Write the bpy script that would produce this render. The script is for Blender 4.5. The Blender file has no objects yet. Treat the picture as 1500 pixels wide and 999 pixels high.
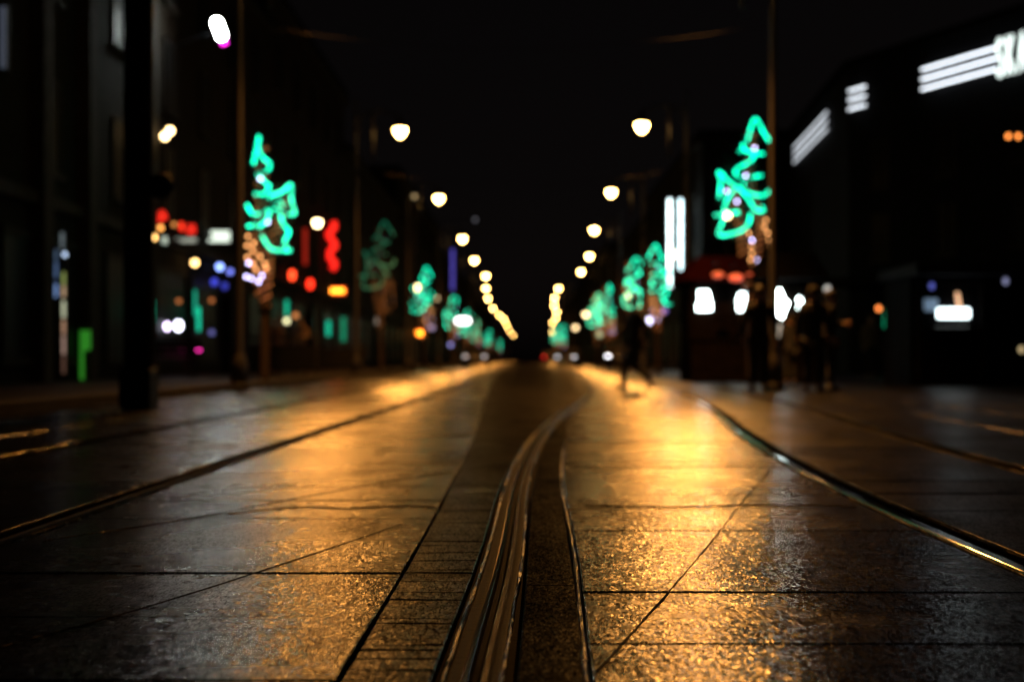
import bpy, bmesh, math, random
from mathutils import Vector, Matrix
R = math.radians
random.seed(7)
S = bpy.context.scene
COL = S.collection
F = 2083.3; VX = 765.0; HY = 527.0; CH = 0.55      # photo pixels, eye height

def P(px, py, d):
    return Vector(((px-VX)/F*d, d, CH+(HY-py)/F*d))

# ---------------------------------------------------------------- helpers
def link(o, parent=None):
    COL.objects.link(o)
    if parent: o.parent = parent
    return o
def tag(o, label=None, cat=None, group=None, kind=None):
    if label: o['label'] = label
    if cat: o['category'] = cat
    if group: o['group'] = group
    if kind: o['kind'] = kind
    return o
def thing(name, label, cat, loc=(0,0,0), rz=0, group=None):
    o = bpy.data.objects.new(name, None); o.empty_display_size = .1
    o.location = loc; o.rotation_euler = (0,0,rz); link(o)
    return tag(o, label, cat, group)
def build(name, bm, mat, parent=None, smooth=False, loc=None):
    me = bpy.data.meshes.new(name)
    bmesh.ops.recalc_face_normals(bm, faces=bm.faces[:])
    bm.to_mesh(me); bm.free()
    if smooth:
        for p in me.polygons: p.use_smooth = True
    me.materials.append(mat)
    o = bpy.data.objects.new(name, me)
    if loc: o.location = loc
    return link(o, parent)
def copy_tree(o, parent=None):
    c = o.copy(); COL.objects.link(c)
    if parent: c.parent = parent
    for ch in list(o.children): copy_tree(ch, c)
    return c
def B(): return bmesh.new()
def box(bm, x0,x1,y0,y1,z0,z1, bev=0):
    r = bmesh.ops.create_cube(bm, size=1)
    vs = r['verts']
    for v in vs:
        v.co = Vector((x0 if v.co.x<0 else x1, y0 if v.co.y<0 else y1, z0 if v.co.z<0 else z1))
    if bev:
        es = list({e for v in vs for e in v.link_edges})
        bmesh.ops.bevel(bm, geom=es, offset=bev, segments=2, affect='EDGES', profile=.5)
def tube(bm, pts, r, seg=8, closed=False):
    pts = [Vector(p) for p in pts]; n = len(pts)
    rs = r if isinstance(r,(list,tuple)) else [r]*n
    rings = []; up = None
    for i,p in enumerate(pts):
        a = pts[max(i-1,0)]; b = pts[min(i+1,n-1)]
        t = (b-a)
        if t.length < 1e-9: t = Vector((0,0,1))
        t.normalize()
        if up is None:
            up = Vector((0,0,1)) if abs(t.z)<.9 else Vector((1,0,0))
        u = up - t*up.dot(t)
        if u.length < 1e-4: u = t.orthogonal()
        u.normalize(); up = u; w = t.cross(u)
        rings.append([bm.verts.new(p+(u*math.cos(k*2*math.pi/seg)+w*math.sin(k*2*math.pi/seg))*rs[i]) for k in range(seg)])
    for i in range(n-1):
        for k in range(seg):
            bm.faces.new((rings[i][k],rings[i][(k+1)%seg],rings[i+1][(k+1)%seg],rings[i+1][k]))
    bm.faces.new(rings[0][::-1]); bm.faces.new(rings[-1])
def lathe(bm, prof, seg=16, c=(0,0,0)):
    c = Vector(c); rings = []
    for r,z in prof:
        if r < 1e-5: rings.append([bm.verts.new(c+Vector((0,0,z)))])
        else: rings.append([bm.verts.new(c+Vector((r*math.cos(k*2*math.pi/seg), r*math.sin(k*2*math.pi/seg), z))) for k in range(seg)])
    for a,b in zip(rings, rings[1:]):
        for k in range(seg):
            k2=(k+1)%seg
            if len(a)==1 and len(b)==1: continue
            if len(a)==1: bm.faces.new((a[0],b[k2],b[k]))
            elif len(b)==1: bm.faces.new((a[k],a[k2],b[0]))
            else: bm.faces.new((a[k],a[k2],b[k2],b[k]))
    if len(rings[0])>1: bm.faces.new(rings[0][::-1])
    if len(rings[-1])>1: bm.faces.new(rings[-1])
def ball(bm, c, r, sz=(1,1,1), u=12, v=8):
    bmesh.ops.create_uvsphere(bm, u_segments=u, v_segments=v, radius=r,
        matrix=Matrix.Translation(Vector(c)) @ Matrix.Diagonal((sz[0],sz[1],sz[2],1)))
def prism(bm, poly, y0, y1):       # polygon in XZ, thickness along Y
    a=[bm.verts.new((x,y0,z)) for x,z in poly]; b=[bm.verts.new((x,y1,z)) for x,z in poly]
    n=len(poly); bm.faces.new(a); bm.faces.new(b[::-1])
    for i in range(n): bm.faces.new((a[i],b[i],b[(i+1)%n],a[(i+1)%n]))
def smoothpath(pts, n=6):
    pts=[Vector(p) for p in pts]; out=[]
    for i in range(len(pts)-1):
        p0=pts[max(i-1,0)];p1=pts[i];p2=pts[i+1];p3=pts[min(i+2,len(pts)-1)]
        for k in range(n):
            t=k/n
            out.append(.5*((2*p1)+(p2-p0)*t+(2*p0-5*p1+4*p2-p3)*t*t+(3*p1-p0-3*p2+p3)*t**3))
    out.append(pts[-1]); return out
def interp(tab):
    xs=[a for a,_ in tab]; ys=[b for _,b in tab]; n=len(xs)
    sl=[(ys[i+1]-ys[i])/(xs[i+1]-xs[i]) for i in range(n-1)]
    m=[sl[0]]+[(sl[i-1]+sl[i])/2 for i in range(1,n-1)]+[sl[-1]]
    def f(x):
        if x<=xs[0]: return ys[0]+m[0]*(x-xs[0])
        if x>=xs[-1]: return ys[-1]+m[-1]*(x-xs[-1])
        i=0
        while x>xs[i+1]: i+=1
        h=xs[i+1]-xs[i]; t=(x-xs[i])/h
        return (2*t**3-3*t*t+1)*ys[i]+(t**3-2*t*t+t)*h*m[i]+(-2*t**3+3*t*t)*ys[i+1]+(t**3-t*t)*h*m[i+1]
    return f

# ---------------------------------------------------------------- materials
MC = {}
def nodemat(name):
    m = bpy.data.materials.new(name); m.use_nodes = True
    nt = m.node_tree; return m, nt, nt.nodes['Principled BSDF']
def pmat(name, col, rough=.6, metal=0, var=.35, scale=6, bump=.3, bscale=60, spec=.5):
    if name in MC: return MC[name]
    m,nt,b = nodemat(name); N=nt.nodes; L=nt.links
    tc=N.new('ShaderNodeTexCoord')
    n=N.new('ShaderNodeTexNoise'); n.inputs['Scale'].default_value=scale; n.inputs['Detail'].default_value=5
    L.new(tc.outputs['Object'], n.inputs['Vector'])
    r=N.new('ShaderNodeValToRGB')
    r.color_ramp.elements[0].position=.3; r.color_ramp.elements[1].position=.7
    r.color_ramp.elements[0].color=(*[c*(1-var) for c in col],1); r.color_ramp.elements[1].color=(*[min(1,c*(1+var)) for c in col],1)
    L.new(n.outputs['Fac'], r.inputs['Fac']); L.new(r.outputs['Color'], b.inputs['Base Color'])
    b.inputs['Roughness'].default_value=rough; b.inputs['Metallic'].default_value=metal
    b.inputs['Specular IOR Level'].default_value=spec
    if bump:
        n2=N.new('ShaderNodeTexNoise'); n2.inputs['Scale'].default_value=bscale; n2.inputs['Detail'].default_value=4
        L.new(tc.outputs['Object'], n2.inputs['Vector'])
        bp=N.new('ShaderNodeBump'); bp.inputs['Strength'].default_value=bump; bp.inputs['Distance'].default_value=.01
        L.new(n2.outputs['Fac'], bp.inputs['Height']); L.new(bp.outputs['Normal'], b.inputs['Normal'])
    MC[name]=m; return m
def emat(col, s, var=0, scale=8):
    key=('e',tuple(col),s,var)
    if key in MC: return MC[key]
    m=bpy.data.materials.new('glow'); m.use_nodes=True; nt=m.node_tree; b=nt.nodes['Principled BSDF']
    b.inputs['Base Color'].default_value=(*[min(.8,.3+.5*c) for c in col],1); b.inputs['Roughness'].default_value=.3
    b.inputs['Emission Color'].default_value=(*col,1); b.inputs['Emission Strength'].default_value=s
    if var:
        tc=nt.nodes.new('ShaderNodeTexCoord'); n=nt.nodes.new('ShaderNodeTexNoise'); n.inputs['Scale'].default_value=scale
        mr=nt.nodes.new('ShaderNodeMapRange'); mr.inputs['From Min'].default_value=.35; mr.inputs['From Max'].default_value=.65
        mr.inputs['To Min'].default_value=s*(1-var); mr.inputs['To Max'].default_value=s*(1+var)
        nt.links.new(tc.outputs['Object'], n.inputs['Vector']); nt.links.new(n.outputs['Fac'], mr.inputs['Value'])
        nt.links.new(mr.outputs['Result'], b.inputs['Emission Strength'])
    MC[key]=m; return m

def wet_mat(name, dark, light, r0, r1, fine, fine_h, streak=0, mid_h=.0034, fine_scale=170, spec=.5, grain=0):
    m,nt,b = nodemat(name); N=nt.nodes; L=nt.links
    tc=N.new('ShaderNodeTexCoord'); V=tc.outputs['Object']
    def noise(scale, det=4, vec=V, rough=.55, dist=0):
        n=N.new('ShaderNodeTexNoise'); n.inputs['Scale'].default_value=scale; n.inputs['Detail'].default_value=det
        n.inputs['Roughness'].default_value=rough; n.inputs['Distortion'].default_value=dist
        L.new(vec,n.inputs['Vector']); return n.outputs['Fac']
    big=noise(.9,5,dist=.6); mid=noise(9,6)
    r=N.new('ShaderNodeValToRGB'); r.color_ramp.elements[0].position=.32; r.color_ramp.elements[1].position=.68
    r.color_ramp.elements[0].color=(*dark,1); r.color_ramp.elements[1].color=(*light,1)
    L.new(mid,r.inputs['Fac']); L.new(r.outputs['Color'],b.inputs['Base Color'])
    add=N.new('ShaderNodeMath'); add.operation='MULTIPLY_ADD'; add.inputs[1].default_value=.35
    L.new(mid,add.inputs[0]); L.new(big,add.inputs[2])
    mr=N.new('ShaderNodeMapRange'); mr.inputs['From Min'].default_value=.45; mr.inputs['From Max'].default_value=.95
    mr.inputs['To Min'].default_value=r0; mr.inputs['To Max'].default_value=r1
    L.new(add.outputs[0],mr.inputs['Value']); L.new(mr.outputs['Result'],b.inputs['Roughness'])
    b.inputs['IOR'].default_value=1.5; b.inputs['Specular IOR Level'].default_value=spec
    cv=N.new('ShaderNodeCombineXYZ'); cv.inputs[1].default_value=1; L.new(cv.outputs[0],b.inputs['Tangent']); b.inputs['Anisotropic'].default_value=.6
    def bump(h, strength, dist, prev=None):
        bp=N.new('ShaderNodeBump'); bp.inputs['Strength'].default_value=strength; bp.inputs['Distance'].default_value=dist
        L.new(h,bp.inputs['Height'])
        if prev: L.new(prev,bp.inputs['Normal'])
        return bp.outputs['Normal']
    nrm=bump(noise(2.2,3),1,mid_h*2.5)
    nrm=bump(noise(22,4),1,mid_h*.5,nrm)
    if streak:
        mp=N.new('ShaderNodeMapping'); mp.inputs['Rotation'].default_value=(0,0,R(33)); mp.inputs['Scale'].default_value=(1,8,1)
        L.new(V,mp.inputs['Vector'])
        s=noise(3.2,5,mp.outputs['Vector'],.6,.8)
        nrm=bump(s,1,streak,nrm)
    mf=N.new('ShaderNodeMapping'); mf.inputs['Scale'].default_value=(1,.3,1); L.new(V,mf.inputs['Vector']); VF=mf.outputs['Vector']
    nrm=bump(noise(fine_scale,3,VF,.7),fine,fine_h,nrm)
    if grain:      # aggregate grains: every grain is a little facet with its own tilt and its own wetness
        mg=N.new('ShaderNodeMapping'); mg.inputs['Scale'].default_value=(1,.27,1); mg.inputs['Rotation'].default_value=(0,0,R(4)); L.new(V,mg.inputs['Vector'])
        wn=N.new('ShaderNodeTexNoise'); wn.inputs['Scale'].default_value=90; L.new(mg.outputs['Vector'],wn.inputs['Vector'])
        wv=N.new('ShaderNodeVectorMath'); wv.operation='MULTIPLY_ADD'; wv.inputs[1].default_value=(.012,.012,0); L.new(wn.outputs['Color'],wv.inputs[0]); L.new(mg.outputs['Vector'],wv.inputs[2])
        def cells(scale,ax,ay,prev):
            vo=N.new('ShaderNodeTexVoronoi'); vo.voronoi_dimensions='2D'; vo.inputs['Scale'].default_value=scale; L.new(wv.outputs[0],vo.inputs['Vector'])
            sb=N.new('ShaderNodeVectorMath'); sb.operation='SUBTRACT'; sb.inputs[1].default_value=(.5,.5,.5); L.new(vo.outputs['Color'],sb.inputs[0])
            ma=N.new('ShaderNodeVectorMath'); ma.operation='MULTIPLY_ADD'; ma.inputs[1].default_value=(ax,ay,0); L.new(sb.outputs[0],ma.inputs[0]); L.new(prev,ma.inputs[2])
            return ma.outputs[0],vo
        nrm,v1=cells(290,.17*grain,.31*grain,nrm)
        nrm,v2=cells(95,.04*grain,.07*grain,nrm)
        no=N.new('ShaderNodeVectorMath'); no.operation='NORMALIZE'; L.new(nrm,no.inputs[0]); nrm=no.outputs[0]
        sx=N.new('ShaderNodeSeparateXYZ'); L.new(v1.outputs['Color'],sx.inputs[0])
        pw=N.new('ShaderNodeMath'); pw.operation='POWER'; pw.inputs[1].default_value=2.8; L.new(sx.outputs[2],pw.inputs[0])
        g1=N.new('ShaderNodeMath'); g1.operation='MULTIPLY_ADD'; g1.inputs[1].default_value=1.8*spec*2; g1.inputs[2].default_value=.12*spec*2; L.new(pw.outputs[0],g1.inputs[0])
        g2=N.new('ShaderNodeMapRange'); g2.inputs['From Min'].default_value=.36; g2.inputs['From Max'].default_value=.62
        g2.inputs['To Min'].default_value=.12; g2.inputs['To Max'].default_value=1.2
        mp2=N.new('ShaderNodeMapping'); mp2.inputs['Scale'].default_value=(1,.45,1); mp2.inputs['Rotation'].default_value=(0,0,R(20)); L.new(V,mp2.inputs['Vector'])
        L.new(noise(3.0,7,mp2.outputs['Vector'],.65,.5),g2.inputs['Value'])
        mm=N.new('ShaderNodeMath'); mm.operation='MULTIPLY'; L.new(g1.outputs[0],mm.inputs[0]); L.new(g2.outputs[0],mm.inputs[1])
        L.new(mm.outputs[0],b.inputs['Specular IOR Level'])
    L.new(nrm,b.inputs['Normal'])
    return m

M_slab  = wet_mat('wet_concrete_slab',(.006,.0055,.005),(.016,.0145,.013),.20,.33,.3,.0002,grain=1)
M_slabL = wet_mat('wet_worn_slab',(.006,.0055,.005),(.016,.0145,.013),.20,.34,.3,.0002,streak=.0025,grain=1)
M_sett  = wet_mat('wet_setts',(.006,.006,.006),(.012,.011,.010),.26,.4,.3,.0004,spec=.2,grain=1)
M_tar   = wet_mat('wet_tar_strip',(.004,.004,.004),(.008,.007,.007),.4,.55,.3,.0005,spec=.022,grain=1)
M_seal  = wet_mat('gritty_seal',(.03,.027,.024),(.06,.054,.048),.22,.4,1,.0015,spec=.6,grain=1)
M_asph  = wet_mat('dark_asphalt',(.006,.006,.006),(.012,.011,.010),.30,.45,.3,.0005,spec=.2,grain=.9)
M_side  = wet_mat('dark_plaza_slab',(.006,.006,.006),(.014,.013,.012),.3,.46,.3,.0004,spec=.2,grain=1)
M_far   = wet_mat('wet_far_paving',(.006,.006,.005),(.014,.013,.012),.3,.4,.6,.001,spec=.3)
M_pave  = wet_mat('damp_pavement',(.008,.0075,.007),(.018,.016,.015),.5,.65,.7,.002,spec=.12)
M_ground= pmat('dark_grit',(.012,.011,.011),.85)
def brushed(name,col,rough):
    m=pmat(name,col,rough,1,.2,4,.01,40); nt=m.node_tree; b=nt.nodes['Principled BSDF']; b.inputs['Anisotropic'].default_value=.9
    c=nt.nodes.new('ShaderNodeCombineXYZ'); c.inputs[1].default_value=1; nt.links.new(c.outputs[0],b.inputs['Tangent']); return m
M_steel = brushed('dark_polished_rail',(.12,.10,.085),.17)
M_steel2= brushed('bright_polished_rail',(.38,.36,.33),.17)
M_lip   = pmat('worn_rail_lip',(.11,.09,.07),.22,1,.4,30,.06,90)
M_dull  = pmat('dull_rail',(.012,.009,.008),.7,0,.3,6,.3,60,.0)
M_groove= pmat('rail_groove',(.010,.008,.007),.55,0,spec=.03)
M_pole  = pmat('pole_paint',(.035,.03,.028),.5,0,.2,3,.1)
M_black = pmat('black_metal',(.008,.008,.009),.6,0,.2,4,.1,60,.12)
M_wire  = pmat('wire',(.01,.01,.01),.8,0,.2,4,0,60,.02)
M_glass = pmat('dark_glass',(.007,.007,.009),.45,0,.2,2,0,60,.06)
M_frame = pmat('window_frame',(.022,.019,.017),.7,0,.2,8,.1,60,.1)
M_trim  = pmat('stone_trim',(.028,.023,.018),.85,0,.3,3,.5,25,.1)
M_bark  = pmat('bark',(.035,.024,.017),.9,0,.4,20,.8,40,.1)
M_twig  = pmat('twig',(.05,.045,.035),.85,0,.4,20,.5,40)
M_wood  = pmat('stall_wood',(.007,.005,.004),.9,0,.4,5,.4,40,.0)
M_canvas= pmat('red_canvas',(.02,.003,.003),.9,0,.2,6,.3,80,0)
M_roof  = pmat('roof_sheet',(.010,.009,.009),.8,0,.3,3,.3,20,.0)

# ---------------------------------------------------------------- rails
xl = interp([(1,-1.62),(4.4,-1.6),(8.6,-1.58),(15,-1.5),(24,-1.36),(50,-1.2),(100,-1.1),(420,-1.0)])
xc = interp([(1,-.10),(2.43,-.087),(3.78,-.055),(6.62,-.016),(10.1,.12),(14,.38),(18.2,.74),(23.9,1.15),(35,1.6),(50,1.9),(88,2.3),(143,2.5),(420,2.6)])
xr = interp([(1,1.36),(3.78,1.34),(6.62,1.40),(10.1,1.62),(15.7,2.12),(20,2.42),(24,2.68),(35,3.1),(50,3.4),(88,3.75),(143,3.95),(420,4.05)])
x0 = lambda y: -2.9
x5 = lambda y: xr(y)+1.07
YS = []
y=1.0
while y < 160: YS.append(y); y += .06 if y<8 else .2 if y<20 else .6 if y<50 else 3
def strip(bm, fx, prof, ys, jit=0, jz=0):
    rows=[]
    jr=[0]*len(prof); 
    for yy in ys:
        row=[]
        for i,(dx,z) in enumerate(prof):
            jr[i]=.6*jr[i]+random.uniform(-1,1)*jit
            row.append(bm.verts.new((fx(yy)+dx+jr[i], yy, z+random.uniform(-1,1)*jz)))
        rows.append(row)
    for a,b in zip(rows,rows[1:]):
        for i in range(len(prof)-1): bm.faces.new((a[i],a[i+1],b[i+1],b[i]))
def rail(fx, label, sealmat=M_seal, head=None, lip=None, fine=False):
    t=thing('tram_rail',label,'tram rail',(fx(1),1,0),0,'tram rails sunk in the paving')
    inv=Vector((-fx(1),-1,0))
    def part(n,prof,mat,jit=0,jz=0,smooth=False):
        bm=B(); strip(bm,fx,[(a*.8,b) for a,b in prof],YS,jit,jz)
        for v in bm.verts: v.co+=inv
        return build(n,bm,mat,t,smooth)
    if fine:       # worn grooved rail: narrow polished head, deep groove, two-ridged lip, rubber filler and gritty beads
        k=1.12
        def fp(n,prof,mat,jit=0,jz=0): part(n,[(a*k,b) for a,b in prof],mat,jit,jz)
        fp('joint_seal',[(-.063,-.012),(-.061,.0015),(-.057,.004),(-.053,.0015),(-.052,-.006)],sealmat,.0011,.0009)
        fp('rubber_filler',[(-.052,-.005),(-.045,-.004),(-.030,-.004),(-.021,-.005)],M_groove)
        fp('rail_head',[(-.0205,-.012),(-.0203,.002),(-.0192,.0042),(-.0178,.0046),(-.0090,.0042),(-.0075,.0036),(-.0065,.0),(-.006,-.026)],M_steel)
        fp('groove',[(-.0065,-.024),(.005,-.032),(.0175,-.024)],M_groove)
        fp('guard_lip',[(.017,-.026),(.0175,.001),(.0185,.003),(.0215,.003),(.0228,.0),(.0245,-.003),(.0262,.0),(.0275,.0042),(.0305,.0042),(.032,.001),(.0325,-.014)],M_lip,0,.0002)
        fp('rubber_filler',[(.0322,-.005),(.040,-.004),(.047,-.004),(.0525,-.005)],M_groove)
        fp('joint_seal',[(.052,-.008),(.0535,.001),(.0565,.004),(.060,.0015),(.0625,-.012)],sealmat,.0016,.0009)
        return t
    part('rail_head',[(-.062,-.02),(-.062,.002),(-.0605,.0045),(-.058,.0055),(-.016,.0055),(-.0135,.0045),(-.012,.002),(-.010,-.025)],head or M_steel)
    part('groove',[(-.012,-.024),(.0,-.03),(.016,-.024)],M_groove)
    part('guard_lip',[(.014,-.026),(.015,.0),(.018,.005),(.023,.005),(.026,.001),(.031,.001),(.034,.006),(.040,.006),(.043,.0),(.044,-.02)],lip or M_lip)
    part('joint_seal',[(-.084,-.012),(-.080,.001),(-.074,.0035),(-.066,.0015),(-.0625,-.012)],sealmat,.0009,.0007,False)
    part('joint_seal',[(.046,-.012),(.066,-.004),(.0715,.001),(.0745,.0045),(.0775,.001),(.083,-.012)],sealmat,.0012,.0007,False)
    return t
rail(x0,'dull tram rail beside the pavement, farthest from the street centre on the shop side',M_tar,M_dull,M_dull)
rail(xl,'straight dark tram rail running towards the vanishing point',M_tar,M_dull,M_groove)
rail(xc,'curving tram rail in the middle of the street with amber glints on its grooves',M_seal,None,None,True)
rail(xr,'tram rail bending away with green and white glints, towards the market stall side',M_tar,M_steel2,M_dull)
rail(x5,'faint outer tram rail on the dark kiosk side of the plaza',M_tar,M_dull,M_dull)

# ---------------------------------------------------------------- paving
def slab_rows(bm, fl, fr, y0, y1, step, off, cols=1, gap=.008, zj=.0018, tilt=.0012, maxw=None):
    yy=y0+off
    while yy<y1:
        h=step*random.uniform(.92,1.08) if step>.1 else step*random.choice((.7,1,1.3,2.2))
        ya,yb=yy+gap/2,yy+h-gap/2
        w=fr(yy)-fl(yy)
        n=cols if not maxw else max(1,round(w/maxw))
        for c in range(n):
            sh=random.uniform(-.03,.03) if 0<c<n else 0
            z=random.uniform(-zj,zj); tx=random.uniform(-tilt,tilt); ty=random.uniform(-tilt,tilt)
            quad=[]
            for (u,yv) in ((c/n,ya),((c+1)/n,ya),((c+1)/n,yb),(c/n,yb)):
                l,r=fl(yv),fr(yv); x=l+(r-l)*u+(gap/2 if u==c/n else -gap/2)
                sx=-1 if u==c/n else 1; sy=-1 if yv==ya else 1
                quad.append((x,yv,z+tx*sx+ty*sy))
            ins=.003; top=[]; rim=[]; low=[]
            cx=sum(q[0] for q in quad)/4; cy=sum(q[1] for q in quad)/4
            for q in quad:
                sx=1 if q[0]<cx else -1; sy=1 if q[1]<cy else -1
                top.append(bm.verts.new((q[0]+sx*ins,q[1]+sy*ins,q[2])))
                rim.append(bm.verts.new((q[0],q[1],q[2]-.002)))
                low.append(bm.verts.new((q[0],q[1],-.028)))
            bm.faces.new(top)
            for i in range(4):
                j=(i+1)%4
                bm.faces.new((rim[i],rim[j],top[j],top[i])); bm.faces.new((low[i],low[j],rim[j],rim[i]))
        yy+=h
def road_part(name, fl, fr, mat, y1=70, step=.6, off=0, cols=1, maxw=None, **k):
    bm=B(); slab_rows(bm,fl,fr,1.2,y1,step,off,cols,maxw=maxw,**k)
    return tag(build(name,bm,mat),kind='structure')
E=.069
fb = interp([(1,-.33),(4,-.31),(7,-.32),(11,-.36),(16,-.45),(25,-.6),(40,-.8),(75,-.9)])
road_part('road_paving',lambda y:x0(y)+E,lambda y:xl(y)-E,M_slabL,step=.62,off=.1,maxw=1.3)
road_part('road_paving',lambda y:xl(y)+E,fb,M_slabL,step=.64,off=.03,maxw=1.4,gap=.008)
road_part('road_paving',lambda y:xc(y)+(.205 if y<10 else .075+.13*max(0,(14-y)/4)),lambda y:xr(y)-E,M_slab,step=.62,off=.3,maxw=1.4,gap=.008)
road_part('road_paving',lambda y:xr(y)+E,lambda y:x5(y)-E,M_side,step=.62,off=.2,maxw=1.2)
road_part('road_paving',lambda y:-5.2,lambda y:x0(y)-E,M_slab,step=.8,off=.2,maxw=.8)
road_part('road_paving',lambda y:x5(y)+E,lambda y:7.5,M_side,step=.8,off=.2,maxw=.9)
# setts beside the middle rail and the smooth strip on its other side
bm=B(); slab_rows(bm,lambda y:fb(y)+.005,lambda y:xc(y)-.069,1.2,6.2,.075,0,1,gap=.004,zj=.0015,tilt=.001)
tag(build('road_setts',bm,M_sett),kind='structure')
bm=B(); slab_rows(bm,lambda y:xc(y)+.069,lambda y:xc(y)+.192-.12*max(0,(y-10)/4),1.2,13.9,2.3,0,1,gap=.002,zj=.0006,tilt=.0004)
tag(build('road_tar_strip',bm,M_tar),kind='structure')
bm=B(); strip(bm,xc,[(.190,-.02),(.1925,.001),(.196,.005),(.2,.005),(.203,.0),(.204,-.02)],[q for q in YS if q<10],.0012,.0008)
tag(build('road_edge_seal',bm,M_seal),kind='structure')
bm=B(); slab_rows(bm,lambda y:fb(y)+.004,lambda y:xc(y)-.069,6.2,71,1.6,0,1,gap=.003,zj=.001,tilt=.0008)
tag(build('road_asphalt',bm,M_asph),kind='structure')
# cracks filled with tar: narrow wobbling ridges across the slabs
def crack(pts, w):
    bm=B(); pp=smoothpath([Vector((x,y,0)) for x,y in pts],14)
    L_=[]; R_=[]; C_=[]
    for i,p in enumerate(pp):
        t=(pp[min(i+1,len(pp)-1)]-pp[max(i-1,0)]).normalized(); n=Vector((-t.y,t.x,0))
        j=n*random.uniform(-1,1)*w*.35; ww=w*random.uniform(.6,1.3)
        L_.append(bm.verts.new(p+j-n*ww+Vector((0,0,.0015)))); R_.append(bm.verts.new(p+j+n*ww+Vector((0,0,.0015)))); C_.append(bm.verts.new(p+j+Vector((0,0,.0048))))
    for i in range(len(pp)-1):
        bm.faces.new((L_[i],C_[i],C_[i+1],L_[i+1])); bm.faces.new((C_[i],R_[i],R_[i+1],C_[i+1]))
    return tag(build('road_crack',bm,M_tar,None,True),kind='structure')
crack([(.13,2.5),(.38,3.5),(.62,4.5),(.9,5.7),(1.22,7.0)],.003)
crack([(.26,7.28),(.6,7.24),(1.0,7.3),(1.35,7.25)],.012)
crack([(.3,9.6),(.8,9.5),(1.5,9.6)],.016)
crack([(-1.0,2.7),(-.83,3.16),(-.62,3.9),(-.40,4.75)],.0025)
crack([(-1.05,5.05),(-.85,5.3),(-.65,5.25),(-.45,5.35),(-.32,5.3)],.018)
crack([(.24,5.36),(.55,5.30),(.9,5.38),(1.25,5.33)],.016)
crack([(-1.45,4.3),(-1.15,4.9),(-.9,5.6),(-.6,6.4),(-.3,7.0)],.003)
# far road, pavements, ground
bm=B(); box(bm,-5.2,7.5,72,520,-.03,-.004); tag(build('road',bm,M_far),kind='structure')
bm=B(); box(bm,-9.5,-5.34,-3,520,-.03,.11,.01); tag(build('pavement',bm,M_pave),kind='structure')
bm=B(); box(bm,-5.34,-5.2,-3,520,-.03,.125,.012); tag(build('kerb',bm,M_trim),kind='structure')
bm=B(); box(bm,7.5,40,-3,78,-.03,.006); tag(build('plaza',bm,M_pave),kind='structure')
bm=B(); box(bm,7.64,12,78,520,-.03,.11,.01); tag(build('pavement',bm,M_pave),kind='structure')
bm=B(); box(bm,7.5,7.64,78,520,-.03,.125,.012); tag(build('kerb',bm,M_trim),kind='structure')
bm=B()
vs=[bm.verts.new(v) for v in ((-400,-60,-.031),(400,-60,-.031),(400,900,-.031),(-400,900,-.031))]; bm.faces.new(vs)
tag(build('ground',bm,M_ground),kind='structure')

# ---------------------------------------------------------------- street lamps
AMB=(1.0,.56,.15)
ORD=['first','second','third','fourth','fifth','sixth','seventh','eighth','ninth','tenth','eleventh','twelfth','thirteenth','fourteenth','fifteenth']
LS=45.0; SPOT_W=700
M_lamp=emat(AMB,LS)
M_lampnear=emat(AMB,LS*1.2)
def make_lamp():
    t=thing('street_lamp','street lamp','street lamp',(0,0,0),0,'street lamps along the tram tracks')
    bm=B(); lathe(bm,[(.16,0),(.16,.5),(.11,.62),(.085,.7),(.075,4),(.055,9.0),(.03,9.15)],12); build('pole',bm,M_pole,t,True)
    bm=B(); lathe(bm,[(.22,0),(.22,.08),(.17,.14)],12); build('base',bm,M_black,t)
    bm=B(); tube(bm,smoothpath([(0,0,8.3),(.3,0,8.62),(.9,0,8.68),(1.45,0,8.5)],6),.04); tube(bm,[(0,0,7.9),(.45,0,8.6)],.02); build('arm',bm,M_pole,t,True)
    bm=B(); tube(bm,[(.55,0,8.62),(.55,0,7.0)],[.05,.045]); build('dropper',bm,M_pole,t,True)
    h=B(); lathe(h,[(0,8.5),(.06,8.5),(.1,8.36),(.21,8.2),(.225,8.11),(.0,8.11)],14,(1.45,0,0)); hd=build('lamp_head',h,M_pole,t,True)
    b=B(); lathe(b,[(.20,8.105),(.195,8.05),(.155,7.95),(.08,7.85),(0,7.81)],14,(1.45,0,0)); build('bowl',b,M_lamp,hd,True)
    return t
lamp0=make_lamp()
LEFT=[(26,-3.73),(46.6,-4.0),(66,-3.87),(88,-3.7),(107,-3.6),(127,-3.25),(149,-3.8),(174,-4.2),(207,-4.25),(239,-3.8),(263,-3.4),(304,-3.35),(361,-3.3),(431,-2.7)]
RIGHT=[(26,3.14),(45.6,3.83),(63.6,3.97),(82,4.15),(102.8,4.85),(121,5.0),(149,3.8),(172,3.9),(196,4.4),(222,5.4),(254,6.0),(287,6.1),(388,8.2)]
first=True
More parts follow.
